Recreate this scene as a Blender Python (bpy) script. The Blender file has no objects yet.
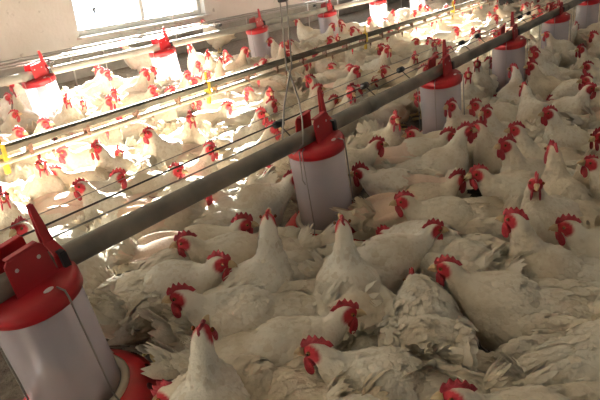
import bpy, bmesh, math, random
import numpy as np
from mathutils import Vector, Matrix, noise
C = bpy.context.scene.collection
PI = math.pi
def R(a): return math.radians(a)

# ------------------------------------------------------------------ camera
F = 590.0; CAMZ = 0.97
down = Vector((120, -1410, -F)).normalized()
fwd = Vector((452, 285, -F)).normalized()
Zc = -down; Yc = (fwd - Zc*fwd.dot(Zc)).normalized(); Xc = Yc.cross(Zc)
ROT = Matrix((Xc, Yc, Zc))                      # camera -> world
cam = bpy.data.objects.new('camera', bpy.data.cameras.new('camera'))
cam.data.sensor_width = 36; cam.data.lens = F/600*36; cam.data.clip_start = 0.02
cam.matrix_world = Matrix.Translation((0, 0, CAMZ)) @ ROT.to_4x4()
C.objects.link(cam); bpy.context.scene.camera = cam
CAMP = Vector((0, 0, CAMZ))
def proj(P):
    c = ROT.transposed() @ (Vector(P)-CAMP)
    return 300+F*c.x/-c.z, 200-F*c.y/-c.z, -c.z
def onz(x, y, h):                               # point of the place seen at a photo position, at height h
    r = ROT @ Vector((x-300, -(y-200), -F)).normalized()
    return CAMP + r*((h-CAMZ)/r.z)
RIGHT = math.atan2(ROT[1][0], ROT[0][0])        # world heading of "to the right"

# ------------------------------------------------------------------ helpers
def tag(o, label=None, cat=None, group=None, kind=None):
    if label: o['label'] = label
    if cat: o['category'] = cat
    if group: o['group'] = group
    if kind: o['kind'] = kind
    return o
def empty(name, loc=(0, 0, 0), rz=0):
    o = bpy.data.objects.new(name, None); C.objects.link(o)
    o.location = loc; o.rotation_euler = (0, 0, rz); o.empty_display_size = .05
    return o
def obj(name, bm, mats, parent=None, smooth=True):
    me = bpy.data.meshes.new(name)
    bmesh.ops.recalc_face_normals(bm, faces=bm.faces)
    bm.to_mesh(me); bm.free()
    for m in (mats if isinstance(mats, (list, tuple)) else [mats]): me.materials.append(m)
    if smooth: me.polygons.foreach_set('use_smooth', [True]*len(me.polygons))
    o = bpy.data.objects.new(name, me); C.objects.link(o); o.parent = parent
    return o
def kids(o): return list(o.children)
def copy_tree(o, parent=None):
    c = o.copy(); C.objects.link(c); c.parent = parent
    for ch in kids(o): copy_tree(ch, c)
    return c
def box(bm, c, s, rot=None, mat=0):
    r = bmesh.ops.create_cube(bm, size=1)
    M = Matrix.Translation(c) @ (rot.to_4x4() if rot else Matrix.Identity(4)) @ Matrix.Diagonal((*s, 1))
    bmesh.ops.transform(bm, matrix=M, verts=r['verts'])
    for f in {f for v in r['verts'] for f in v.link_faces}: f.material_index = mat
    return r['verts']
def ball(bm, c, r, rot=None, mat=0, seg=20, rings=12):
    q = bmesh.ops.create_uvsphere(bm, u_segments=seg, v_segments=rings, radius=1)
    M = Matrix.Translation(c) @ (rot.to_4x4() if rot else Matrix.Identity(4)) @ Matrix.Diagonal((*r, 1))
    bmesh.ops.transform(bm, matrix=M, verts=q['verts'])
    for f in {f for v in q['verts'] for f in v.link_faces}: f.material_index = mat
def tube(bm, pts, r, seg=8, mat=0, cap=True):
    pts = [Vector(p) for p in pts]; rs = r if isinstance(r, (list, tuple)) else [r]*len(pts)
    rings = []; u = None
    for i, p in enumerate(pts):
        t = (pts[min(i+1, len(pts)-1)]-pts[max(i-1, 0)]).normalized()
        if u is None:
            u = t.orthogonal().normalized()
        u = (u - t*u.dot(t)).normalized(); w = t.cross(u)
        rings.append([bm.verts.new(p+(u*math.cos(a)+w*math.sin(a))*rs[i]) for a in [2*PI*k/seg for k in range(seg)]])
    for a, b in zip(rings, rings[1:]):
        for k in range(seg):
            f = bm.faces.new((a[k], a[(k+1) % seg], b[(k+1) % seg], b[k])); f.material_index = mat
    if cap:
        for q in (rings[0], rings[-1]):
            f = bm.faces.new(q); f.material_index = mat
def lathe(bm, prof, seg=48, mat=0, c=(0, 0)):
    rings = []
    for r, z in prof:
        rings.append([bm.verts.new((c[0]+r*math.cos(2*PI*k/seg), c[1]+r*math.sin(2*PI*k/seg), z)) for k in range(seg)])
    for a, b in zip(rings, rings[1:]):
        for k in range(seg):
            f = bm.faces.new((a[k], a[(k+1) % seg], b[(k+1) % seg], b[k])); f.material_index = mat
    return rings
def bevelled(o, w=.003, seg=2):
    m = o.modifiers.new('bevel', 'BEVEL'); m.width = w; m.segments = seg; m.limit_method = 'ANGLE'; return o

# ------------------------------------------------------------------ materials
def mat(name, col, rough=.5, metal=0, bump=0, bscale=60, var=None, vscale=5, spec=None, emit=None):
    m = bpy.data.materials.new(name); m.use_nodes = True
    nt = m.node_tree; b = nt.nodes['Principled BSDF']
    b.inputs['Base Color'].default_value = (*col, 1); b.inputs['Roughness'].default_value = rough
    b.inputs['Metallic'].default_value = metal
    if spec is not None: b.inputs['Specular IOR Level'].default_value = spec
    tc = nt.nodes.new('ShaderNodeTexCoord')
    if var:
        n = nt.nodes.new('ShaderNodeTexNoise'); n.inputs['Scale'].default_value = vscale; n.inputs['Detail'].default_value = 6
        r = nt.nodes.new('ShaderNodeValToRGB')
        r.color_ramp.elements[0].position = .35; r.color_ramp.elements[0].color = (*var, 1)
        r.color_ramp.elements[1].position = .65; r.color_ramp.elements[1].color = (*col, 1)
        nt.links.new(tc.outputs['Object'], n.inputs['Vector']); nt.links.new(n.outputs['Fac'], r.inputs['Fac'])
        nt.links.new(r.outputs['Color'], b.inputs['Base Color'])
    if bump:
        n = nt.nodes.new('ShaderNodeTexNoise'); n.inputs['Scale'].default_value = bscale; n.inputs['Detail'].default_value = 5
        q = nt.nodes.new('ShaderNodeBump'); q.inputs['Strength'].default_value = bump; q.inputs['Distance'].default_value = .01
        nt.links.new(tc.outputs['Object'], n.inputs['Vector']); nt.links.new(n.outputs['Fac'], q.inputs['Height'])
        nt.links.new(q.outputs['Normal'], b.inputs['Normal'])
    return m
M = {}
M['red'] = mat('red_plastic', (.43, .009, .017), .42, var=(.33, .009, .014), vscale=14)
M['redpan'] = mat('red_pan_plastic', (.50, .015, .022), .45, var=(.36, .02, .02), vscale=18)
M['steel'] = mat('galvanised_pipe', (.25, .215, .17), .6, .2, .15, 40, var=(.15, .135, .11), vscale=9)
M['steel2'] = mat('pale_pipe', (.40, .375, .33), .6, 0, .1, 40, var=(.30, .28, .24), vscale=9)
M['wire'] = mat('steel_wire', (.30, .29, .27), .45, .6)
M['dark'] = mat('dark_cable', (.05, .045, .04), .6)
M['black'] = mat('black_plastic', (.02, .02, .022), .5)
M['alu'] = mat('drinker_rail_metal', (.15, .125, .09), .8, 0, var=(.10, .085, .06), vscale=12)
M['pvc'] = mat('pvc_pipe', (.42, .36, .26), .6, var=(.32, .27, .19), vscale=10)
M['brown'] = mat('brown_clip', (.16, .08, .05), .6)
M['yellow'] = mat('yellow_plastic', (.65, .45, .04), .5)
M['bolt'] = mat('bolt_metal', (.55, .52, .5), .4, .5)
M['white'] = mat('oval_white', (.8, .78, .76), .4)
M['cream'] = mat('cream_plastic', (.62, .56, .44), .5)
M['hole'] = mat('hole_shade', (.05, .006, .006), .9)
M['grey'] = mat('grey_hopper', (.04, .04, .08), .6, var=(.25, .25, .32), vscale=160)
M['feed'] = mat('feed_mash', (.34, .20, .13), .95, bump=.6, bscale=200)
M['comb'] = mat('comb_skin', (.42, .024, .036), .5, bump=.5, bscale=200, var=(.29, .014, .024), vscale=60)
M['beak'] = mat('beak_horn', (.52, .37, .20), .45)
M['eye'] = mat('eye_orange', (.22, .07, .02), .15)
M['pupil'] = mat('eye_pupil', (.01, .01, .01), .1)
M['leg'] = mat('shank_scale', (.62, .45, .20), .6, bump=.4, bscale=200)
M['frame'] = mat('window_frame_paint', (.66, .65, .62), .5)
M['litter'] = mat('litter', (.20, .165, .13), 1, bump=1.0, bscale=90, var=(.11, .085, .065), vscale=30)
M['ceil'] = mat('ceiling_paint', (.62, .60, .55), .8)
M['concrete'] = mat('concrete', (.22, .205, .18), .9, bump=.5, bscale=40, var=(.16, .15, .13), vscale=6)

# wall: cream lime wash with dirty scuffs
m = M['wall'] = mat('limewash_wall', (.68, .65, .60), .9, bump=.3, bscale=30, var=(.60, .57, .51), vscale=2.2)
nt = m.node_tree; b = nt.nodes['Principled BSDF']
src = b.inputs['Base Color'].links[0].from_socket
n = nt.nodes.new('ShaderNodeTexNoise'); n.inputs['Scale'].default_value = 11; n.inputs['Detail'].default_value = 3
tc = nt.nodes.new('ShaderNodeTexCoord'); nt.links.new(tc.outputs['Object'], n.inputs['Vector'])
r = nt.nodes.new('ShaderNodeValToRGB'); r.color_ramp.elements[0].position = .66; r.color_ramp.elements[1].position = .74
r.color_ramp.elements[0].color = (0, 0, 0, 1); r.color_ramp.elements[1].color = (.6, .6, .6, 1)
nt.links.new(n.outputs['Fac'], r.inputs['Fac'])
mx = nt.nodes.new('ShaderNodeMix'); mx.data_type = 'RGBA'; mx.inputs[7].default_value = (.24, .21, .17, 1)
nt.links.new(r.outputs['Color'], mx.inputs[0]); nt.links.new(src, mx.inputs[6]); nt.links.new(mx.outputs[2], b.inputs['Base Color'])

# window glass: thin, lets the daylight straight through
m = M['glass'] = bpy.data.materials.new('window_glass'); m.use_nodes = True; nt = m.node_tree; nt.nodes.clear()
out = nt.nodes.new('ShaderNodeOutputMaterial'); t = nt.nodes.new('ShaderNodeBsdfTransparent'); t.inputs[0].default_value = (.93, .96, .98, 1)
g = nt.nodes.new('ShaderNodeBsdfGlossy'); g.inputs['Roughness'].default_value = .05
mx = nt.nodes.new('ShaderNodeMixShader'); mx.inputs[0].default_value = .06
nt.links.new(t.outputs[0], mx.inputs[1]); nt.links.new(g.outputs[0], mx.inputs[2]); nt.links.new(mx.outputs[0], out.inputs[0])

# milky feeder tube
m = M['milky'] = bpy.data.materials.new('milky_tube_plastic'); m.use_nodes = True; nt = m.node_tree; nt.nodes.clear()
out = nt.nodes.new('ShaderNodeOutputMaterial'); t = nt.nodes.new('ShaderNodeBsdfTransparent'); t.inputs[0].default_value = (.97, .95, .97, 1)
d = nt.nodes.new('ShaderNodeBsdfDiffuse'); d.inputs[0].default_value = (.93, .90, .91, 1)
tl = nt.nodes.new('ShaderNodeBsdfTranslucent'); tl.inputs[0].default_value = (.93, .90, .91, 1)
g = nt.nodes.new('ShaderNodeBsdfGlossy'); g.inputs['Roughness'].default_value = .25
m1 = nt.nodes.new('ShaderNodeMixShader'); m1.inputs[0].default_value = .5
m2 = nt.nodes.new('ShaderNodeMixShader')
n = nt.nodes.new('ShaderNodeTexNoise'); n.inputs['Scale'].default_value = 9; n.inputs['Detail'].default_value = 5
tc = nt.nodes.new('ShaderNodeTexCoord'); nt.links.new(tc.outputs['Object'], n.inputs['Vector'])
mr = nt.nodes.new('ShaderNodeMapRange'); mr.inputs[3].default_value = .36; mr.inputs[4].default_value = .46
nt.links.new(n.outputs['Fac'], mr.inputs[0]); nt.links.new(mr.outputs[0], m2.inputs[0])
m3 = nt.nodes.new('ShaderNodeMixShader'); m3.inputs[0].default_value = .05
nt.links.new(d.outputs[0], m1.inputs[1]); nt.links.new(tl.outputs[0], m1.inputs[2])
nt.links.new(t.outputs[0], m2.inputs[1]); nt.links.new(m1.outputs[0], m2.inputs[2])
nt.links.new(m2.outputs[0], m3.inputs[1]); nt.links.new(g.outputs[0], m3.inputs[2]); nt.links.new(m3.outputs[0], out.inputs[0])

# plumage
m = M['plumage'] = bpy.data.materials.new('white_plumage'); m.use_nodes = True; nt = m.node_tree
b = nt.nodes['Principled BSDF']; b.inputs['Roughness'].default_value = .75; b.inputs['Specular IOR Level'].default_value = .2
L = nt.links.new
oi = nt.nodes.new('ShaderNodeObjectInfo'); tc = nt.nodes.new('ShaderNodeTexCoord')
at = nt.nodes.new('ShaderNodeVertexColor'); at.layer_name = 'tone'
sp = nt.nodes.new('ShaderNodeSeparateColor'); L(at.outputs[0], sp.inputs[0])
n1 = nt.nodes.new('ShaderNodeTexNoise'); n1.noise_dimensions = '4D'; n1.inputs['Scale'].default_value = 7; n1.inputs['Detail'].default_value = 4
mu = nt.nodes.new('ShaderNodeMath'); mu.operation = 'MULTIPLY'; mu.inputs[1].default_value = 40
L(oi.outputs['Random'], mu.inputs[0]); L(mu.outputs[0], n1.inputs['W']); L(tc.outputs['Object'], n1.inputs['Vector'])
r1 = nt.nodes.new('ShaderNodeValToRGB')
e = r1.color_ramp.elements
e[0].position = .32; e[0].color = (.80, .76, .67, 1)
e[1].position = .72; e[1].color = (.56, .465, .335, 1)
e2 = r1.color_ramp.elements.new(.52); e2.color = (.76, .70, .59, 1)
L(n1.outputs['Fac'], r1.inputs['Fac'])
tint = nt.nodes.new('ShaderNodeValToRGB'); e = tint.color_ramp.elements
e[0].position = 0; e[0].color = (1, 1, 1, 1); e[1].position = 1; e[1].color = (.93, .86, .76, 1)
q = tint.color_ramp.elements.new(.7); q.color = (1, .985, .96, 1)
L(oi.outputs['Random'], tint.inputs['Fac'])
mA = nt.nodes.new('ShaderNodeMix'); mA.data_type = 'RGBA'; mA.blend_type = 'MULTIPLY'; mA.inputs[0].default_value = 1
L(r1.outputs['Color'], mA.inputs[6]); L(tint.outputs['Color'], mA.inputs[7])
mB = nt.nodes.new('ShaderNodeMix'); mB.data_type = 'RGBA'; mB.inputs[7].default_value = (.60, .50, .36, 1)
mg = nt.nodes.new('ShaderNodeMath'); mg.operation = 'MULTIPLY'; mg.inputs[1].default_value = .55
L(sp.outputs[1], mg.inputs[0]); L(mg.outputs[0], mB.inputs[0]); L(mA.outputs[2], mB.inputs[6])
mC = nt.nodes.new('ShaderNodeMix'); mC.data_type = 'RGBA'; mC.inputs[7].default_value = (.42, .03, .04, 1)
L(sp.outputs[0], mC.inputs[0]); L(mB.outputs[2], mC.inputs[6])
mD = nt.nodes.new('ShaderNodeMix'); mD.data_type = 'RGBA'; mD.inputs[7].default_value = (.70, .47, .36, 1)   # worn bare back
L(sp.outputs[2], mD.inputs[0]); L(mC.outputs[2], mD.inputs[6]); L(mD.outputs[2], b.inputs['Base Color'])
n2 = nt.nodes.new('ShaderNodeTexNoise'); n2.inputs['Scale'].default_value = 110; n2.inputs['Detail'].default_value = 4
L(tc.outputs['Object'], n2.inputs['Vector'])
bp = nt.nodes.new('ShaderNodeBump'); bp.inputs['Strength'].default_value = .8; bp.inputs['Distance'].default_value = .004
L(n2.outputs['Fac'], bp.inputs['Height']); L(bp.outputs['Normal'], b.inputs['Normal'])

# ------------------------------------------------------------------ the hen
def hen_proto(seed, head=(.15, 0, .37), hyaw=0, hpitch=0, pitch=8, tail=35, worn=False, squat=0, cs=1):
    """one hen, facing +X, standing at the origin"""
    rnd = random.Random(seed)
    root = empty('hen')
    hd = Vector(head); hyaw = R(hyaw); hpitch = R(hpitch)
    HR = Matrix.Rotation(hyaw, 3, 'Z') @ Matrix.Rotation(-hpitch, 3, 'Y')
    dz = -squat
    BR = Matrix.Rotation(-R(pitch), 3, 'Y')
    piv = Vector((0, 0, .17))
    def bp_(p): return BR @ (Vector(p)-piv) + piv + Vector((0, 0, dz))
    bm = bmesh.new()
    def bb(c, r, t=0): ball(bm, bp_(c), r, BR @ Matrix.Rotation(-R(t), 3, 'Y'))
    bb((-.01, 0, .185), (.150, .092, .086), 2)
    bb((.07, 0, .180), (.078, .076, .083))
    bb((-.11, 0, .200), (.080, .060, .055), -22)
    bb((-.155, 0, .225), (.045, .034, .030), -35)
    for s in (-1, 1):
        ball(bm, bp_((-.025, s*.078, .205)), (.125, .024, .055), BR @ Matrix.Rotation(s*R(-6), 3, 'X') @ Matrix.Rotation(R(8), 3, 'Y'))
        bb((.0, s*.050, .115), (.050, .038, .058))
    # neck
    p0 = bp_((.075, 0, .205)); p3 = hd + HR @ Vector((-.012, 0, -.010))
    d = (p3-p0).length
    p1 = p0 + Vector((.55, 0, .45))*d*.55
    p2 = p3 - (HR @ Vector((1, 0, 0)))*.30*d*.5 + Vector((0, 0, -.42*d*(.9 if hd.z > .27 else .1)))
    NP = []
    for i in range(15):
        t = i/14
        P = p0*(1-t)**3 + p1*3*t*(1-t)**2 + p2*3*t*t*(1-t) + p3*t**3
        NP.append(P); rr = .068*(1-t)**1.5 + .0245
        ball(bm, P, (rr, rr*.92, rr), seg=16, rings=10)
    ball(bm, hd, (.027, .0195, .0205), HR)
    ball(bm, hd + HR @ Vector((.016, 0, -.004)), (.014, .012, .012), HR)
    me = bpy.data.meshes.new('tmp'); bm.to_mesh(me); bm.free()
    o = bpy.data.objects.new('tmp', me); C.objects.link(o)
    md = o.modifiers.new('r', 'REMESH'); md.mode = 'VOXEL'; md.voxel_size = .006
    sm = o.modifiers.new('s', 'SMOOTH'); sm.factor = .6; sm.iterations = 7
    dg = bpy.context.evaluated_depsgraph_get(); dg.update()
    me2 = bpy.data.meshes.new_from_object(o.evaluated_get(dg))
    bpy.data.objects.remove(o)
    # skeleton from the head to the tail, for the lie of the feathers
    sk = [hd + HR @ Vector((.03, 0, .006))] + NP[::-1] + [bp_((.02, 0, .21)), bp_((-.08, 0, .215)), bp_((-.15, 0, .235)), bp_((-.24, 0, .27))]
    S0 = np.array([tuple(p) for p in sk[:-1]]); S1 = np.array([tuple(p) for p in sk[1:]]); SD = S1-S0
    SL = (SD**2).sum(1)
    def flow(P):
        t = np.clip((((P[:, None]-S0)*SD).sum(2))/SL, 0, 1)
        Q = S0+t[..., None]*SD
        dd = ((P[:, None]-Q)**2).sum(2)
        k = dd.argmin(1)
        w = 1/(dd+1e-5)**2; w /= w.sum(1, keepdims=True)
        v = (w[..., None]*(SD/np.sqrt(SL)[:, None])).sum(1)
        return v/np.linalg.norm(v, axis=1)[:, None], k
    nv = len(me2.vertices)
    co = np.empty(nv*3); me2.vertices.foreach_get('co', co); co = co.reshape(-1, 3)
    nr = np.array([v.normal for v in me2.vertices])
    fl, kk = flow(co)
    rng = np.random.RandomState(seed)
    me2.calc_loop_triangles()
    tri = np.array([t.vertices for t in me2.loop_triangles])
    A, B, D = co[tri[:, 0]], co[tri[:, 1]], co[tri[:, 2]]
    ar = np.linalg.norm(np.cross(B-A, D-A), axis=1)/2
    kt = kk[tri[:, 0]]
    neckish = kt < 13; headish = kt < 1
    hdv = np.array(hd)
    dh = np.linalg.norm(A-hdv, axis=1)
    w = ar*np.where(neckish, 2.6, 1.0); w[dh < .034] = 0
    w[A[:, 2] < .085] *= .3
    N = 1700
    pick = rng.choice(len(tri), N, p=w/w.sum())
    u = rng.rand(N, 2); fl_ = u.sum(1) > 1; u[fl_] = 1-u[fl_]
    P = A[pick]+u[:, :1]*(B-A)[pick]+u[:, 1:]*(D-A)[pick]
    nn = nr[tri[pick, 0]]
    f, kf = flow(P)
    f += rng.randn(N, 3)*.10
    zrel = P[:, 2]
    # the wing feathers sweep back and slightly down
    f = f - nn*(f*nn).sum(1)[:, None]; f /= np.linalg.norm(f, axis=1)[:, None]
    sd = np.cross(nn, f)
    neck = kf < 13
    Ln = np.where(neck, .017+.001*kf, .034)*(0.8+.4*rng.rand(N)); Wd = np.where(neck, .0046+.0004*kf, .0105)*(0.8+.4*rng.rand(N))
    wing = (~neck) & (np.abs(P[:, 1]) > .07) & (P[:, 2] > .16)
    Ln[wing] *= 1.25; Wd[wing] *= 1.1
    fuzz = rng.rand(N) < .12
    lift = np.where(neck, .0015, .0028)*(0.5+rng.rand(N)); lift[fuzz] *= 1.8
    V = []; FA = []; tone = []
    bare = (worn & (P[:, 2] > .23) & ~neck & (P[:, 0] > -.15)) if worn else np.zeros(N, bool)
    def feather(p, f, s, n, L_, W_, lf, g):
        i = len(V)
        V.extend([p-s*W_*.5-n*.002, p+s*W_*.5-n*.002, p+f*L_*.55-s*W_+n*lf*.6, p+f*L_*.55+n*(lf+W_*.18), p+f*L_*.55+s*W_+n*lf*.6,
                  p+f*L_*.86-s*W_*.62+n*lf*.9, p+f*L_*.86+s*W_*.62+n*lf*.9, p+f*L_+n*lf*.9])
        FA.extend([(i, i+3, i+2), (i, i+1, i+3), (i+1, i+4, i+3), (i+2, i+3, i+5), (i+3, i+4, i+6), (i+3, i+6, i+7, i+5)])
        tone.extend([g]*8)
    for j in range(N):
        if bare[j]: continue
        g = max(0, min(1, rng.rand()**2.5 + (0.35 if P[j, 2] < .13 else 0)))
        feather(P[j], f[j], sd[j], nn[j], Ln[j], Wd[j], lift[j], g)
    # long flight feathers of the folded wings
    for s in (-1, 1):
        for k in range(9):
            q = k/8
            base = np.array(bp_((-.04-.012*k, s*(.098-.004*k), .235-.062*q)))
            ff = np.array(BR @ Vector((-1, -s*(.20+.05*rng.rand()), .02+.22*q+.05*rng.randn()))); ff /= np.linalg.norm(ff)
            nn_ = np.array((0.1, s*.97, .2)); nn_ -= ff*nn_.dot(ff); nn_ /= np.linalg.norm(nn_)
            feather(base+nn_*.004, ff, np.cross(nn_, ff), nn_, 0.105-.02*q, .0115, .002+.003*rng.rand(), .15*rng.rand())
    # tail fan, a roof of long feathers
    tb = bp_((-.150, 0, .230))
    for k in range(28):
        q = (k/27-.5)*2
        ang = R(tail)*(1-.25*abs(q)) + R(pitch)*.0 + rng.randn()*.05
        ff = np.array((-math.cos(ang), q*.42+rng.randn()*.05, math.sin(ang)*(1-.15*abs(q)))); ff /= np.linalg.norm(ff)
        nn_ = np.array((.25, q*.95+.02*rng.randn(), .55)); nn_ -= ff*nn_.dot(ff); nn_ /= np.linalg.norm(nn_)
        feather(np.array(tb)+np.array((0.0, q*.022, -.006*abs(q))), ff, np.cross(nn_, ff), nn_, .105*(.75+.40*rng.rand()), .0105, .002, .2*rng.rand())
    for k in range(150):     # fluff round the tail base
        a = rng.rand()*2*PI; rr = .035
        base = np.array(tb)+np.array((.02+.02*rng.rand(), math.cos(a)*rr, math.sin(a)*rr*.9))
        ff = np.array((-.9, math.cos(a)*.5+rng.randn()*.2, math.sin(a)*.45+.45+rng.randn()*.2)); ff /= np.linalg.norm(ff)
        nn_ = np.array((.2, math.cos(a), math.sin(a))); nn_ -= ff*nn_.dot(ff); nn_ /= np.linalg.norm(nn_)
        feather(base, ff, np.cross(nn_, ff), nn_, .03+.03*rng.rand(), .0045, .003, .2*rng.rand())
    # put it together: body + feathers + shanks
    bm = bmesh.new(); bm.from_mesh(me2)
    lay = bm.verts.layers.float_color.new('tone')
    HI = HR.transposed()
    for i, v in enumerate(bm.verts):
        l = HI @ (v.co-hd)
        dd = min(math.hypot(l.x-.010, (l.z+.003)*1.0), math.hypot(l.x-.017, l.z+.014)*1.15)
        skin = max(0, min(1, (.0225-dd)/.005)) if abs(l.y) < .03 and (v.co-hd).length < .04 else 0
        wr = 0
        if worn and v.co.z > .20 and kk[i] >= 13: wr = max(0, min(.6, (v.co.z-.205)/.06))
        v[lay] = (skin, .1, wr, 1)
    off = len(bm.verts)
    nvs = [bm.verts.new(tuple(p)) for p in V]
    for v, g in zip(nvs, tone): v[lay] = (0, g, 0, 1)
    for fa in FA: bm.faces.new([nvs[k] for k in fa])
    for s in (-1, 1):
        y = s*.048; top = .10+dz*.6
        if squat < .06:
            tube(bm, [(-.005, y, max(top, .05)), (-.012, y, .035), (.0, y, .010)], [.012, .0075, .008], 8, 1)
            for a in (-28, 0, 28, 180):
                tube(bm, [(0, y, .009), (.028*math.cos(R(a)), y+.028*math.sin(R(a)), .008), ((.052 if a != 180 else .035)*math.cos(R(a)), y+.050*math.sin(R(a)), .003)], [.0065, .005, .002], 6, 1)
    me3 = bpy.data.meshes.new('body')
    bm.to_mesh(me3); bm.free()
    me3.polygons.foreach_set('use_smooth', [True]*len(me3.polygons))
    me3.materials.append(M['plumage']); me3.materials.append(M['leg'])
    ob = bpy.data.objects.new('body', me3); C.objects.link(ob); ob.parent = root
    # head parts
    def inhead(bm):
        bmesh.ops.scale(bm, vec=(1.15, 1.15, 1.15), verts=bm.verts)
        bmesh.ops.transform(bm, matrix=Matrix.Translation(hd) @ HR.to_4x4(), verts=bm.verts)
    bm = bmesh.new()
    nx, nz = 27, 6; flop = rnd.choice((-1, 1))*rnd.uniform(.1, .7); tips = 5
    G = {}
    for sgn in (-1, 1):
        for i in range(nx):
            t = i/(nx-1)
            x = .026-.052*min(1, .4+.65*cs)*t
            env = .0185*cs*math.sin(PI*min(1, t*.9+.12))**.7
            ph = (t*tips) % 1; spike = 1-abs(ph-.5)*2
            h = env*(.45+.60*spike**.8) + .002
            z0 = .012+.004*math.sin(PI*t)-.006*max(0, t-.7)/.3
            for j in range(nz):
                v = j/(nz-1); z = z0-.004+h*v
                th = .0034*(1-v)**.7+.0009
                if i in (0, nx-1): th *= .2
                y = sgn*th + flop*(z-z0)**2*22*cs + .0022*math.sin(t*9+seed)*v
                G[sgn, i, j] = bm.verts.new((x-.006*v*t, y, z))
    for sgn in (-1, 1):
        for i in range(nx-1):
            for j in range(nz-1):
                bm.faces.new((G[sgn, i, j], G[sgn, i+1, j], G[sgn, i+1, j+1], G[sgn, i, j+1]))
    for i in range(nx-1): bm.faces.new((G[-1, i, nz-1], G[-1, i+1, nz-1], G[1, i+1, nz-1], G[1, i, nz-1]))
    for i in (0, nx-1):
        for j in range(nz-1): bm.faces.new((G[-1, i, j], G[1, i, j], G[1, i, j+1], G[-1, i, j+1]))
    inhead(bm); obj('comb', bm, M['comb'], root)
    for s in (-1, 1):
        bm = bmesh.new(); ball(bm, (0, 0, 0), (.0085, .0032, .016), seg=14, rings=10)
        for v in bm.verts:
            k = (v.co.z+.016)/.032; v.co.x *= 1.15-.5*k; v.co.y += s*.003*(1-k); v.co.z *= 1.1; v.co *= .75+.3*cs
        bmesh.ops.transform(bm, matrix=Matrix.Translation((.017, s*.0085, -.026)) @ Matrix.Rotation(R(12), 4, 'Y'), verts=bm.verts)
        inhead(bm); obj('wattle', bm, M['comb'], root)
    bm = bmesh.new()
    tube(bm, [(.022, 0, .001), (.030, 0, .000), (.037, 0, -.003), (.0415, 0, -.0075)], [.0080, .0062, .0036, .0010], 10)
    tube(bm, [(.022, 0, -.006), (.030, 0, -.0065), (.036, 0, -.0075)], [.0065, .0045, .0014], 10)
    inhead(bm); obj('beak', bm, M['beak'], root)
    for s in (-1, 1):
        bm = bmesh.new(); ball(bm, (.012, s*.0165, .004), (.0042, .0032, .0042)); ball(bm, (.0125, s*.0180, .004), (.0026, .0022, .0026), mat=1, seg=10, rings=8)
        inhead(bm); obj('eye', bm, [M['eye'], M['pupil']], root)
    root['hx'] = hd.x; root['hy'] = hd.y; root['hz'] = hd.z
    return root
#@@SPLIT

# ------------------------------------------------------------------ the setting
WX = -5.2; CEIL = 2.6; Y0, Y1, RX = -4.5, 11.5, 4.0
def struct(name, bm, m, smooth=False):
    return tag(obj(name, bm, m, None, smooth), kind='structure')
def plain(name, c, s, m):
    bm = bmesh.new(); box(bm, c, s); return struct(name, bm, m)
plain('floor', ((WX+RX)/2, (Y0+Y1)/2, -.05), (RX-WX, Y1-Y0, .1), M['litter'])
plain('ceiling', ((WX+RX)/2, (Y0+Y1)/2, CEIL+.05), (RX-WX+.6, Y1-Y0+.6, .1), M['ceil'])
def wall_with_openings(name, x, t, openings, z0, z1):
    bm = bmesh.new(); ys = Y0
    for a, b_ in openings + [(Y1, Y1)]:
        if a > ys: box(bm, (x, (ys+a)/2, CEIL/2), (t, a-ys, CEIL))
        if b_ > a:
            box(bm, (x, (a+b_)/2, z0/2), (t, b_-a, z0)); box(bm, (x, (a+b_)/2, (z1+CEIL)/2), (t, b_-a, CEIL-z1))
        ys = b_
    return struct(name, bm, M['wall'])
SILL, HEAD = .385, 1.92
LW = [(-3.8, -1.9), (-.1, 1.75), (3.62, 5.42), (7.3, 9.1)]
RW = [(-2.2, -.9), (2.6, 3.9), (7.0, 8.3)]  # unseen windows in the right wall, added to let in ambient light
RSILL = 1.0
wall_with_openings('wall_left', WX-.11, .22, LW, SILL, HEAD)
wall_with_openings('wall_right', RX+.11, .22, RW, RSILL, HEAD)
plain('wall_back', ((WX+RX)/2, Y0-.1, CEIL/2), (RX-WX, .2, CEIL), M['wall'])
plain('wall_front', ((WX+RX)/2, Y1+.1, CEIL/2), (RX-WX, .2, CEIL), M['wall'])
plain('trim_1', (WX+.006, (Y0+Y1)/2, .15), (.012, Y1-Y0, .30), M['concrete'])         # grey base band under the wall
def window(i, side, a, b_, z0):
    s = 1 if side == 'l' else -1
    x = (WX-.10) if side == 'l' else RX+.10
    root = tag(empty('window_%d' % i, (x, (a+b_)/2, z0)), kind='structure')
    w = b_-a; h = HEAD-z0
    bm = bmesh.new(); f = .055
    box(bm, (0, -w/2+f/2, h/2), (.07, f, h)); box(bm, (0, w/2-f/2, h/2), (.07, f, h))
    box(bm, (0, 0, f/2), (.07, w-2*f, f)); box(bm, (0, 0, h-f/2), (.07, w-2*f, f))
    o = obj('window_frame', bm, M['frame'], root, False); bevelled(o, .006)
    bm = bmesh.new(); box(bm, (0, .0, h/2), (.06, .05, h-2*f)); o = obj('mullion', bm, M['frame'], root, False); bevelled(o, .005)
    for q in (-1, 1):
        bm = bmesh.new(); pw = w/2-f-.025
        box(bm, (0, q*(pw/2+.025), h/2), (.005, pw, h-2*f)); obj('pane', bm, M['glass'], root, False)
    bm = bmesh.new(); box(bm, (s*.13, 0, -.012), (.10, w+.06, .024)); o = obj('window_sill', bm, M['wall'], root, False); bevelled(o, .005)
    # daylight comes in through the opening
    l = bpy.data.lights.new('daylight_portal', 'AREA'); l.shape = 'RECTANGLE'; l.size = h; l.size_y = w
    l.cycles.is_portal = True
    lo = bpy.data.objects.new('daylight_portal', l); C.objects.link(lo)
    lo.location = (x-s*.13, (a+b_)/2, z0+h/2); lo.rotation_euler = (0, R(-90)*s, 0)
for i, (a, b_) in enumerate(LW): window(i+1, 'l', a, b_, SILL)
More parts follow.
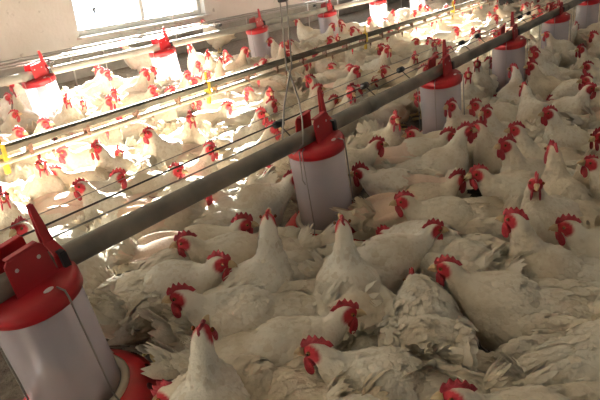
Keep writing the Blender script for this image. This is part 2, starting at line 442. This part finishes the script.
for i, (a, b_) in enumerate(RW): window(i+5, 'r', a, b_, RSILL)
# small dark speck on the pane
bm = bmesh.new(); ball(bm, (0, 0, 0), (.004, .012, .028), seg=12, rings=8); ball(bm, (0, .016, .012), (.003, .014, .010), seg=12, rings=8)
o = obj('dark_speck', bm, M['dark']); o.location = (WX-.092, 3.92, .60); o.rotation_euler = (.3, 0, 0)
tag(o, 'small dark speck stuck on the bright window pane near its left edge', 'smudge')

# ------------------------------------------------------------------ feeders
def make_feeder():
    root = empty('tube_feeder')
    bm = bmesh.new()
    rr = lathe(bm, [(.026, .4425), (.055, .442), (.084, .438), (.0915, .434), (.0945, .427), (.0950, .404), (.0915, .403), (.0905, .424), (.06, .430), (.026, .433)])
    lid = obj('lid', bm, M['red'], root)
    bm = bmesh.new(); ball(bm, (.070, .002, .4405), (.0060, .0105, .0016), Matrix.Rotation(.1, 3, 'Y'), seg=16, rings=6)
    obj('white_oval', bm, M['white'], lid)  # small raised white oval on the lid
    # saddle bracket: two plates clasping the pipe, each with two bolts
    for s in (-1, 1):
        bm = bmesh.new()
        x = s*.033
        vs = [(-.042, .430), (.048, .432), (.044, .506), (.037, .514), (-.030, .514), (-.037, .506)]
        a = [bm.verts.new((x-.0022+s*(.006 if z < .45 else 0), y, z)) for y, z in vs]; c = [bm.verts.new((x+.0022+s*(.006 if z < .45 else 0), y, z)) for y, z in vs]
        bm.faces.new(a); bm.faces.new(c[::-1])
        for k in range(6): bm.faces.new((a[k], a[(k+1) % 6], c[(k+1) % 6], c[k]))
        box(bm, (x-s*.006, .0035, .515), (.014, .064, .004))
        p = obj('saddle_plate', bm, M['red'], root, False); bevelled(p, .0012)
        for y in (-.020, .026):
            bm = bmesh.new(); ball(bm, (x+s*.0025, y, .476), (.0028, .0045, .0045), seg=12, rings=8); bmesh.ops.translate(bm, vec=(0, 0, .014), verts=bm.verts); obj('bolt', bm, M['bolt'], p)
    bm = bmesh.new()      # socket below the pipe between the plates
    box(bm, (0, .003, .426), (.062, .086, .022)); box(bm, (0, .066, .426), (.054, .026, .020))
    o = obj('socket', bm, M['red'], root, False); bevelled(o, .002)
    bm = bmesh.new()      # tall wedge shaped shut-off lever astride the pipe
    for s in (-1, 1):
        pts = [(.418, .0265, .010, .053, .083), (.466, .0255, .010, .055, .081), (.488, .003, .011, .057, .079), (.572, .001, .0045, .061, .071)]
        L0 = []
        for z, xi, th, ya, yb in pts:
            xo = xi+th*.5 if z < .49 else xi+th
            L0.append([bm.verts.new((s*x_, y_, z)) for x_, y_ in ((xi, ya), (xo, ya), (xo, yb), (xi, yb))])
        for A_, B_ in zip(L0, L0[1:]):
            for k in range(4): bm.faces.new((A_[k], A_[(k+1) % 4], B_[(k+1) % 4], B_[k]))
        bm.faces.new(L0[0]); bm.faces.new(L0[-1])
    o = obj('lever', bm, M['red'], root, False); bevelled(o, .0015)
    bm = bmesh.new(); box(bm, (.036, .069, .452), (.008, .014, .034)); box(bm, (.030, .069, .470), (.018, .012, .006)); obj('clamp', bm, M['black'], o, False)
    bm = bmesh.new()
    lathe(bm, [(.0885, .425), (.0885, .25), (.0895, .142), (.0878, .142), (.0870, .25), (.0870, .425)])
    obj('tube', bm, M['milky'], root)
    bm = bmesh.new(); lathe(bm, [(.020, .428), (.028, .425), (.030, .365), (.022, .357), (.001, .357)]); obj('drop_collar', bm, M['red'], root)
    bm = bmesh.new()
    lathe(bm, [(.030, .360), (.037, .352), (.037, .245), (.028, .235), (.001, .234)]); obj('hopper_sleeve', bm, M['grey'], root)
    bm = bmesh.new(); lathe(bm, [(.0860, .12), (.0860, .180), (.055, .192), (.02, .202), (.001, .203)]); f = obj('feed', bm, M['feed'], root)
    # pan with a solid skirt, dark discs for the shade in its holes
    bm = bmesh.new()
    lathe(bm, [(.096, .146), (.106, .147), (.136, .132), (.157, .108), (.164, .078), (.158, .048), (.134, .024), (.090, .010), (.001, .006), (.001, .014), (.088, .018), (.130, .032), (.152, .052), (.158, .078), (.151, .105), (.133, .127), (.104, .141), (.096, .141)])
    pan = obj('pan', bm, M['redpan'], root)
    for k in range(14):
        a = 2*PI*(k+.5)/14; bm = bmesh.new()
        c = Vector((.1465*math.cos(a), .1465*math.sin(a), .1210))
        n_ = Vector((math.cos(a)*.8, math.sin(a)*.8, .6)).normalized()
        ball(bm, c, (.010, .010, .0018), n_.to_track_quat('Z', 'Y').to_matrix(), seg=14, rings=6)
        obj('hole_disc', bm, M['hole'], pan)
    bm = bmesh.new(); lathe(bm, [(.090, .139), (.0905, .152), (.099, .154), (.108, .148), (.100, .146), (.093, .141), (.090, .139)]); obj('grille_ring', bm, M['cream'], root)
    for k in range(4):
        a = R(10+90*k); c_, s_ = math.cos(a), math.sin(a)
        bm = bmesh.new()
        tube(bm, [(.080*c_, .080*s_, .441), (.098*c_, .098*s_, .436), (.1010*c_, .1010*s_, .420), (.1030*c_, .1030*s_, .17), (.113*c_, .113*s_, .146)], .0019, 8)
        obj('tie_rod', bm, M['wire'], root)
    return root
feeder0 = make_feeder(); feeders = []
ORD = ['first', 'second', 'third', 'fourth', 'fifth', 'sixth', 'seventh', 'eighth', 'ninth', 'tenth', 'eleventh', 'twelfth', 'thirteenth', 'fourteenth', 'fifteenth',
       'sixteenth', 'seventeenth', 'eighteenth', 'nineteenth', 'twentieth'] + ['twenty-'+q for q in ('first', 'second', 'third', 'fourth', 'fifth', 'sixth', 'seventh', 'eighth', 'ninth')] + ['thirtieth'] + ['thirty-'+q for q in ('first', 'second', 'third', 'fourth', 'fifth')]
PX = -1.012; PZ = .45; BX = -3.21
FL = ['large red-lidded tube feeder nearest the camera, at the lower left corner', 'tube feeder with red lid in the middle of the photo beside the wire sling',
      'third nearest tube feeder on the near feed pipe, right of the middle', 'fourth tube feeder along the near feed pipe, with tall red lever',
      'fifth tube feeder along the near feed pipe, towards the upper right', 'sixth tube feeder along the near feed pipe, close to the top edge',
      'seventh tube feeder along the near feed pipe, at the upper right corner']
mainY = [.475, 1.53, 2.53, 3.52, 4.60, 5.70, 6.80]
backY = [1.97, 2.93, 3.99, 5.08, 6.12, 7.15]
def put_feeder(x, y, label, grp, tilt=0):
    f = feeder0 if not feeders else copy_tree(feeder0)
    f.location = (x, y, 0)
    feeders.append((f, x, y)); tag(f, label, 'feeder', grp)
    if tilt:                                   # it hangs from the pipe, so it swings about the pipe
        Mx = Matrix.Translation((x, y, PZ)) @ Matrix.Rotation(tilt, 4, 'X') @ Matrix.Translation((0, 0, -PZ))
        f.location = Mx.translation; f.rotation_euler = Mx.to_euler()
for k, y in enumerate(mainY): put_feeder(PX, y, FL[k], 'feeders under the near feed pipe', R(8.5) if k == 0 else 0)
for k, y in enumerate(backY):
    put_feeder(BX, y, '%s tube feeder from the left on the pale pipe near the wall' % ORD[k], 'feeders under the pale feed pipe')

# ------------------------------------------------------------------ feed pipes, guard wires
def feed_line(name, x, z, m, label, clips, wires, yend=11.4):
    root = tag(empty(name, (x, 0, z)), label, 'feed pipe')
    bm = bmesh.new(); tube(bm, [(0, y, 0) for y in np.arange(-2, yend, .5)], .0245, 24); obj('pipe', bm, m, root)
    for y in np.arange(-1.2, yend-1, 3.0):
        bm = bmesh.new(); tube(bm, [(0, y, 0), (0, y+.06, 0)], .0275, 24); obj('coupling', bm, m, root)
    for (wx, wz, r_, mm, nm) in wires:
        bm = bmesh.new(); rn = random.Random(int(wx*1000)); ph = rn.random()*6
        tube(bm, [(wx+.004*math.sin(y*1.3+ph), y, wz+.005*math.sin(y*2.1+ph)) for y in np.arange(-2, yend, .25)], r_, 8); obj(nm, bm, mm, root)
    for (y, wx, wz) in clips:
        bm = bmesh.new()
        tube(bm, [(wx, y-.016, wz), (wx, y+.016, wz)], .0115, 12); tube(bm, [(wx*.25, y, wz*.25), (wx, y, wz)], .002, 8)
        obj('insulator', bm, M['black'], root)
    return root
def ypx(px, py, z): return onz(px, py, z).y
cl = [(ypx(282, 140, .45), -.06, .05)] + [(ypx(*p, .50), -.062, .05) for p in ((371, 86), (429, 71), (475, 43), (502, 36), (529, 17), (546, 13))]
feed_line('feed_pipe', PX, PZ, M['steel'], 'long grey steel feed pipe running diagonally across the near feeders', cl,
          [(-.062, .050, .0024, M['dark'], 'guard_wire'), (-.142, .050, .0012, M['wire'], 'guard_wire'), (-.080, .012, .0013, M['wire'], 'guard_wire'), (-.045, .030, .0014, M['wire'], 'guard_wire')])
feed_line('feed_pipe', BX, PZ, M['steel2'], 'pale feed pipe running along the wall above the rear feeders', [(2.05, -.06, .05), (3.55, -.06, .05), (4.9, -.06, .05)],
          [(-.062, .055, .0018, M['wire'], 'guard_wire'), (-.15, .055, .0014, M['wire'], 'guard_wire')])

# ------------------------------------------------------------------ drinker lines
def drinker(x, z, label, yend=9.6, y0=-1.5):
    root = tag(empty('drinker_line', (x, 0, z)), label, 'drinker line')
    bm = bmesh.new()
    ys = [y0, yend]
    box(bm, (0, (y0+yend)/2, .012), (.026, yend-y0, .022)); box(bm, (0, (y0+yend)/2, .026), (.012, yend-y0, .010))
    o = obj('support_rail', bm, M['alu'], root, False); bevelled(o, .002)
    bm = bmesh.new(); tube(bm, [(0, y, -.030) for y in np.arange(y0, yend, .5)], .0125, 16); obj('water_pipe', bm, M['pvc'], root)
    y = y0+.1; k = 0
    while y < yend-.1 and k < 60:
        bm = bmesh.new(); box(bm, (0, y, -.012), (.028, .016, .046)); c = obj('clip', bm, M['brown'], root, False); bevelled(c, .003)
        bm = bmesh.new(); tube(bm, [(0, y+.09, -.040), (0, y+.09, -.062)], .0065, 8); tube(bm, [(0, y+.09, -.06), (0, y+.09, -.078)], .0025, 6); obj('nipple', bm, M['redpan'] if k % 2 else M['brown'], root)
        y += .25; k += 1
    for y in (1.0, 2.05, 3.62, 5.2, 6.8):
        bm = bmesh.new(); box(bm, (0, y, .004), (.034, .016, .062)); box(bm, (0, y, .055), (.008, .012, .05)); box(bm, (.0, y, -.055), (.016, .018, .04))
        c = obj('hanger', bm, M['yellow'], root, False); bevelled(c, .003)
        bm = bmesh.new(); tube(bm, [(0, y-.012, .075), (0, y-.014, .095), (0, y, .108), (0, y+.014, .095), (0, y+.012, .075)], .003, 8); obj('hook', bm, M['wire'], c)
    return root
drinker(-2.02, .405, 'drinker rail with yellow hangers between the two feed pipes')
# perch rails on the kerb by the wall
for (x, z, r_, lab) in ((-4.30, .38, .006, 'thin metal rail midway between the rear feed pipe and the wall'), (-4.78, .34, .010, 'thin metal rail nearest the wall, low under the window sill')):
    bm = bmesh.new(); tube(bm, [(x, y, z) for y in np.arange(-1.5, 10, .5)], r_, 12)
    root = tag(empty('rail', (x, 0, 0)), lab, 'rail')
    o = obj('bar', bm, M['wire'], root); o.location = (-x, 0, 0)
    for y in (-.6, 1.3, 3.2, 5.1, 7.0, 8.9):
        bm = bmesh.new(); tube(bm, [(0, y, 0), (0, y, z)], r_*.8, 10); obj('post', bm, M['steel2'], root)

# ------------------------------------------------------------------ suspension cords
def sling(x, y, label):
    root = tag(empty('suspension_cord', (x, y, PZ)), label, 'cord')
    bm = bmesh.new(); tube(bm, [(-.002, -.010, .215), (-.004, -.012, .5), (-.002, -.006, CEIL-PZ)], .0022, 8); obj('wire_strand', bm, M['wire'], root)
    bm = bmesh.new(); tube(bm, [(.002, .010, .215), (.004, .010, .5), (.002, .006, CEIL-PZ)], .0022, 8); obj('wire_strand', bm, M['wire'], root)
    bm = bmesh.new()   # the loop round the pipe
    tube(bm, [(0, -.010, .22), (0, 0, .205), (-.004, -.034, .12), (-.020, -.030, .05), (-.034, -.02, .0), (0, -.016, -.033), (.034, -.01, .0), (.010, .030, .06), (0, .034, .12), (0, 0, .205), (0, .010, .22)], .0026, 8)
    obj('wire_loop', bm, M['wire'], root)
    bm = bmesh.new(); tube(bm, [(.012, -.002, -.028), (.014, .0, -.12), (.020, .004, -.135)], .002, 8); obj('wire_tail', bm, M['wire'], root)
    bm = bmesh.new(); box(bm, (-.002, 0, .425), (.014, .036, .05)); o = obj('cord_grip', bm, M['black'], root, False); bevelled(o, .004)
sling(PX, 1.365, 'twisted wire sling hanging down to the near feed pipe beside the middle feeder')
for y, lab in ((3.02, 'thin cord hanging in front of the window down to the pale pipe'),):
    bm = bmesh.new(); tube(bm, [(BX, y, PZ+.02), (BX, y, CEIL)], .0028, 6)
    tag(obj('hanging_cord', bm, M['wire']), lab, 'cord')

# ------------------------------------------------------------------ the flock
PR = {
 'A':  hen_proto(11, cs=1.0, head=(.155, 0, .372)),
 'AL': hen_proto(12, cs=0.9, head=(.150, .01, .375), hyaw=55),
 'AR': hen_proto(13, cs=0.85, head=(.150, -.01, .368), hyaw=-55, pitch=10),
 'U':  hen_proto(14, cs=0.7, head=(.125, 0, .405), hpitch=38, pitch=12, tail=48),
 'AB': hen_proto(22, cs=.45, head=(.085, 0, .395), hpitch=32, pitch=10, tail=35),
 'UB': hen_proto(23, cs=.45, head=(.120, .01, .405), hyaw=55, hpitch=30, pitch=12, tail=55),
 'M':  hen_proto(15, cs=0.9, head=(.205, 0, .315), hpitch=-6, pitch=5),
 'ML': hen_proto(16, cs=1.1, head=(.190, .035, .320), hyaw=45, pitch=5, tail=42),
 'MR': hen_proto(17, cs=1.25, head=(.190, -.035, .310), hyaw=-45, pitch=5, tail=28),
 'L':  hen_proto(18, cs=0.9, head=(.245, .02, .215), hyaw=12, hpitch=-35, pitch=-2, tail=45),
 'W':  hen_proto(19, cs=1.25, head=(.205, 0, .300), hpitch=-5, pitch=2, tail=22, worn=True),
 'WA': hen_proto(20, cs=0.8, head=(.160, .01, .360), hyaw=20, pitch=6, tail=30, worn=True),
 'T':  hen_proto(21, cs=0.6, head=(.170, 0, .360), pitch=16, hpitch=8, tail=62),
}
N_ = None
# photo position of the head, heading seen in the photo (0 right, 90 away, 180 left, 270 towards us), posture, label
HENS = [
 (226, 322, 78, 'AB', 'hen seen from behind with raised neck, at the bottom just right of nearest feeder'),
 (277, 230, 32, 'UB', 'hen stretching its neck straight up left of the middle feeder, fluffy tail raised'),
 (320, 231, 97, 'AB', 'ruffled hen seen from behind directly in front of the middle feeder'),
 (240, 229, 2, 'W', 'large hen with worn pinkish back beside the near feed pipe, facing right'),
 (233, 262, -12, 'M', 'hen facing right with head held low, left of the upstretched hen'),
 (203, 286, 188, 'M', 'hen with deep red face turned left, just beyond the raised neck at the bottom'),
 (446, 235, 4, 'M', 'hen with long white back facing right, right of the middle feeder pan'),
 (505, 217, 150, 'A', 'tall hen facing left with its neck upright, right of the long-backed hen'),
 (563, 231, 172, 'M', 'hen with red comb facing left behind the tall upright hen at right'),
 (470, 274, 162, 'M', 'hen with dark red face turned left, alone before the dark gap at lower right'),
 (599, 272, 182, 'AR', 'hen at the right edge of the photo with only its head and comb showing'),
 (622, 292, 12, 'A', 'large hen filling the bottom right corner, neck rising past the right edge'),
 (425, 384, 176, 'M', 'hen at the bottom edge facing left, left of the corner hen'),
 (372, 315, 4, 'M', 'hen with bright red face turned right in the lower middle of the photo'),
 (290, 343, 172, 'M', 'hen with scarlet serrated comb facing left in the lower middle'),
 (408, 292, 82, 'L', 'hen with broad rounded rump towards the camera, right of the red-faced hen'),
 (296, 396, 182, 'ML', 'hen cut by the bottom edge with its red comb below the scarlet-combed hen'),
 (180, 386, 165, 'L', 'hen with head down beside the pan of the nearest feeder'),
 (41, 222, 255, 'A', 'hen peering from behind the guard wires above the nearest feeder'),
 (377, 144, 8, 'M', 'hen facing right just beyond the right side of the middle feeder'),
 (395, 119, 280, 'A', 'hen facing the camera between the middle and third feeders'),
 (422, 130, 190, 'M', 'hen with drooping comb facing left before the third feeder'),
 (452, 134, 3, 'W', 'hen with large dark floppy comb and worn back facing right'),
 (446, 176, 15, 'W', 'worn pinkish-backed hen in front of the large floppy-combed hen'),
 (512, 150, 188, 'A', 'hen with big round dark comb facing left below the fourth feeder'),
 (517, 130, 178, 'A', N_), (482, 128, 200, 'AR', N_), (473, 108, 195, 'M', N_), (496, 112, 210, 'A', N_),
 (556, 114, 183, 'A', 'long-necked hen facing left with a small red comb, right of the fourth feeder'),
 (590, 134, 205, 'M', N_), (553, 145, 95, 'A', N_), (541, 67, 182, 'A', N_), (533, 54, 200, 'A', N_), (581, 49, 200, 'A', N_),
 (586, 80, 188, 'A', N_), (588, 66, 170, 'M', N_), (540, 99, 200, 'L', N_), (464, 104, 215, 'A', N_), (512, 88, 100, 'T', N_),
 (478, 172, 185, 'M', N_), (540, 176, 200, 'AL', N_), (575, 165, 170, 'T', N_), (418, 100, 180, 'M', N_),
 (130, 153, 300, 'M', 'hen with very dark red comb between the drinker rail and near pipe'),
 (198, 150, 330, 'A', N_), (166, 168, 345, 'M', N_), (198, 118, 300, 'A', N_), (201, 103, 200, 'M', N_), (233, 108, 10, 'M', N_), (256, 112, 330, 'A', N_),
 (273, 128, 350, 'A', N_), (272, 103, 20, 'M', N_), (267, 93, 345, 'AR', N_), (86, 152, 250, 'A', N_), (66, 152, 230, 'M', N_), (37, 165, 300, 'A', N_),
 (61, 172, 200, 'M', N_), (107, 100, 330, 'A', N_), (73, 104, 300, 'M', N_), (43, 122, 5, 'A', N_), (20, 134, 350, 'M', N_), (142, 131, 200, 'WA', N_),
 (270, 172, 200, 'L', N_), (110, 178, 20, 'W', N_), (190, 190, 15, 'W', N_), (20, 190, 300, 'A', N_), (85, 190, 200, 'WA', N_),
 (8, 97, 340, 'M', N_), (76, 97, 300, 'A', N_), (98, 69, 200, 'A', N_), (107, 74, 350, 'A', N_), (143, 75, 10, 'A', N_), (148, 89, 340, 'M', N_), (104, 95, 330, 'A', N_),
 (122, 43, 200, 'A', 'hen by the wall with head poking above the rails, right under the window'),
 (203, 22, 170, 'A', 'tall white hen standing near the wall left of the third rear feeder'),
 (190, 47, 250, 'A', N_), (197, 64, 330, 'A', N_), (207, 74, 0, 'M', N_), (218, 62, 60, 'U', N_), (244, 52, 5, 'A', N_), (264, 61, 0, 'M', N_), (188, 76, 340, 'A', N_),
 (291, 43, 190, 'A', N_), (299, 21, 175, 'A', 'hen facing left on the open litter left of the fourth rear feeder'), (290, 54, 200, 'M', N_), (170, 92, 20, 'A', N_),
 (337, 38, 280, 'A', N_), (330, 40, 200, 'A', N_), (353, 30, 190, 'A', N_), (361, 37, 260, 'A', N_), (316, 52, 200, 'A', N_), (324, 67, 180, 'M', N_),
 (312, 81, 190, 'A', 'hen with tall bright red comb beyond the near pipe, left of middle feeder lever'), (326, 87, 20, 'A', N_), (382, 49, 200, 'A', N_),
 (395, 50, 300, 'A', N_), (406, 56, 280, 'A', 'hen with large deep red comb facing the camera under the drinker rail'), (358, 67, 330, 'M', N_), (385, 70, 180, 'M', N_), (376, 79, 200, 'L', N_),
 (347, 91, 300, 'A', N_), (360, 92, 10, 'M', N_), (340, 90, 220, 'A', N_), (331, 98, 30, 'M', N_), (398, 26, 230, 'A', N_),
 (440, 43, 270, 'A', 'hen with the largest dark red comb just behind the third feeder lever'), (436, 56, 200, 'M', N_), (446, 8, 210, 'A', N_), (370, 20, 200, 'A', N_),
 (415, 42, 340, 'M', N_), (495, 18, 350, 'A', 'bright white hen between the drinker rail and near pipe, facing right'), (503, 33, 200, 'A', N_), (470, 35, 20, 'A', N_), (456, 30, 330, 'M', N_),
 (487, 62, 250, 'A', N_), (468, 74, 260, 'A', N_), (534, 18, 200, 'A', N_), (548, 12, 190, 'A', N_),
]
birds = []      # [x, y, yaw, proto, scale, label, fixed]
rnd = random.Random(5)
for (px, py, phi, pr, lab) in HENS:
    p = PR[pr]; sc = rnd.uniform(.90, .96)
    yaw = RIGHT + R(phi)
    h = onz(px, py, p['hz']*sc)
    ox = (p['hx']*math.cos(yaw)-p['hy']*math.sin(yaw))*sc; oy = (p['hx']*math.sin(yaw)+p['hy']*math.cos(yaw))*sc
    birds.append([h.x-ox, h.y-oy, yaw, pr, sc, lab, 1])
for (px, py, phi, pr, lab) in [(452, 262, 130, 'L', 'hen with lowered head half hidden between the long-backed and dark-faced hens'), (150, 292, 60, 'L', 'ruffled hen with lowered head just right of the nearest feeder tube'),
                               (222, 212, 10, 'M', N_), (478, 222, 185, 'M', N_), (300, 205, 60, 'L', N_) if 0 else (205, 200, 185, 'L', N_)]:
    h = onz(px, py, .2); birds.append([h.x, h.y, RIGHT+R(phi), pr, .93, lab, 1])
NH = len(birds)
def circles(b):
    c, s = math.cos(b[2]), math.sin(b[2])
    return [(b[0]+c*.055, b[1]+s*.055), (b[0]-c*.085, b[1]-s*.085)]
RB = .078
pans = [(x, y) for _, x, y in feeders]
def relax(n):
    for it in range(n):
        cs = [circles(b) for b in birds]
        for i in range(len(birds)):
            bi = birds[i]
            for j in range(i+1, len(birds)):
                bj = birds[j]
                if abs(bi[0]-bj[0]) > .5 or abs(bi[1]-bj[1]) > .5: continue
                for a in cs[i]:
                    for c in cs[j]:
                        dx, dy = a[0]-c[0], a[1]-c[1]; d = math.hypot(dx, dy)+1e-6
                        if d < 2*RB:
                            k = (2*RB-d)*.25/d
                            wi, wj = (1, 1) if bi[6] == bj[6] else ((.3, 1.7) if bi[6] else (1.7, .3))
                            bi[0] += dx*k*wi; bi[1] += dy*k*wi; bj[0] -= dx*k*wj; bj[1] -= dy*k*wj
            for (x, y) in pans:
                for a in cs[i]:
                    dx, dy = a[0]-x, a[1]-y; d = math.hypot(dx, dy)+1e-6
                    if d < .21: k = (.21-d)*.5/d; bi[0] += dx*k; bi[1] += dy*k
A0 = [(b[0], b[1]) for b in birds]
for _ in range(4):
    relax(3)
    for b, a in zip(birds, A0):
        dx, dy = b[0]-a[0], b[1]-a[1]; d = math.hypot(dx, dy)
        if d > .055: b[0] = a[0]+dx*.055/d; b[1] = a[1]+dy*.055/d
tries = 0
while len(birds) < 262 and tries < 60000:
    tries += 1
    x = rnd.uniform(-3.6, .7); y = rnd.uniform(.3, 8.6)
    u, v, d = proj((x, y, .2))
    if not (-45 < u < 650 and -25 < v < 440) or d < .85: continue
    if x < -3.3 and (y > 2.6 or rnd.random() < .5): continue
    b = [x, y, RIGHT+R(rnd.choice((0, 180, rnd.uniform(0, 360), rnd.uniform(120, 240)))), rnd.choice(['A', 'AL', 'AR', 'U', 'M', 'M', 'ML', 'MR', 'L', 'W', 'WA', 'T', 'A']), rnd.uniform(.87, .96), None, 0]
    ok = True; cb = circles(b)
    for (fx, fy) in pans:
        if min(math.hypot(a[0]-fx, a[1]-fy) for a in cb) < .24 or math.hypot(x-.2*math.cos(b[2])-fx, y-.2*math.sin(b[2])-fy) < .19: ok = False; break
    if ok:
        for q in birds:
            if abs(q[0]-x) < .4 and abs(q[1]-y) < .4:
                for c in circles(q):
                    for a in cb:
                        if math.hypot(a[0]-c[0], a[1]-c[1]) < 2*RB*.80: ok = False
                if not ok: break
    if ok: birds.append(b)
hold = [(b[0], b[1]) for b in birds[:NH]]
relax(6)
for b, a in zip(birds, hold): b[0], b[1] = a
# labels for the flock: row, nearest feeder of that row, order from the left
def rowof(x): return 0 if x > PX else 1 if x > -2.02 else 2 if x > BX else 3
ROWN = ['in front of near feed pipe', 'between near feed pipe and drinker rail', 'between drinker rail and rear pipe', 'behind the rear pipe']
cells = {}
for b in birds:
    p = PR[b[3]]; r_ = rowof(b[0])
    ys = mainY if r_ < 2 else backY
    k = min(range(len(ys)), key=lambda i: abs(ys[i]-b[1]))
    hx = b[0]+p['hx']*math.cos(b[2]); hy = b[1]+p['hx']*math.sin(b[2])
    b.append((r_, k)); b.append(proj((hx, hy, p['hz']))[0])
    cells.setdefault((r_, k), []).append(b)
for key, lst in cells.items():
    lst.sort(key=lambda b: b[8])
    for i, b in enumerate(lst):
        if b[5] is not None: continue
        phi = math.degrees(b[2]-RIGHT) % 360
        fc = 'right-facing' if phi < 50 or phi > 310 else 'rear-view' if phi < 130 else 'left-facing' if phi < 230 else 'front-facing'
        nm = ORD[key[1]]
        side = nm + (' near' if key[0] < 2 else ' rear') + ' feeder'
        b[5] = '%s white hen, %s from left %s, by %s' % (fc, ORD[min(i, len(ORD)-1)], ['before near pipe', 'between near pipe and drinker', 'between drinker and rear pipe', 'behind rear pipe'][key[0]], side)
used = set()
print('HENS', len(birds), 'hand', NH)
for b in birds:
    r0 = PR[b[3]]
    h = copy_tree(r0) if b[3] in used else r0
    used.add(b[3])
    h.location = (b[0], b[1], 0); h.rotation_euler = (0, 0, b[2]); h.scale = (b[4],)*3
    tag(h, b[5], 'hen', 'white hens crowded round the feeders')
for k, r0 in PR.items():
    if k not in used:
        for ch in kids(r0): bpy.data.objects.remove(ch)
        bpy.data.objects.remove(r0)

# ------------------------------------------------------------------ daylight
w = bpy.data.worlds.new('sky'); bpy.context.scene.world = w; w.use_nodes = True
bg = w.node_tree.nodes['Background']; bg.inputs[0].default_value = (.86, .93, 1, 1); bg.inputs[1].default_value = 3.4
sd = Vector((1, -.90, -.42))
s = bpy.data.lights.new('sun', 'SUN'); s.energy = 330; s.angle = R(2.5); s.color = (1, .94, .83)
so = bpy.data.objects.new('sun', s); C.objects.link(so); so.rotation_euler = sd.to_track_quat('-Z', 'Y').to_euler(); so.location = (-9, 6, 5)
sc = bpy.context.scene
sc.view_settings.view_transform = 'Standard'; sc.view_settings.look = 'None'; sc.view_settings.gamma = 1; sc.view_settings.exposure = -.2
sc.cycles.max_bounces = 8; sc.cycles.diffuse_bounces = 5; sc.cycles.transparent_max_bounces = 16; sc.cycles.sample_clamp_indirect = 8
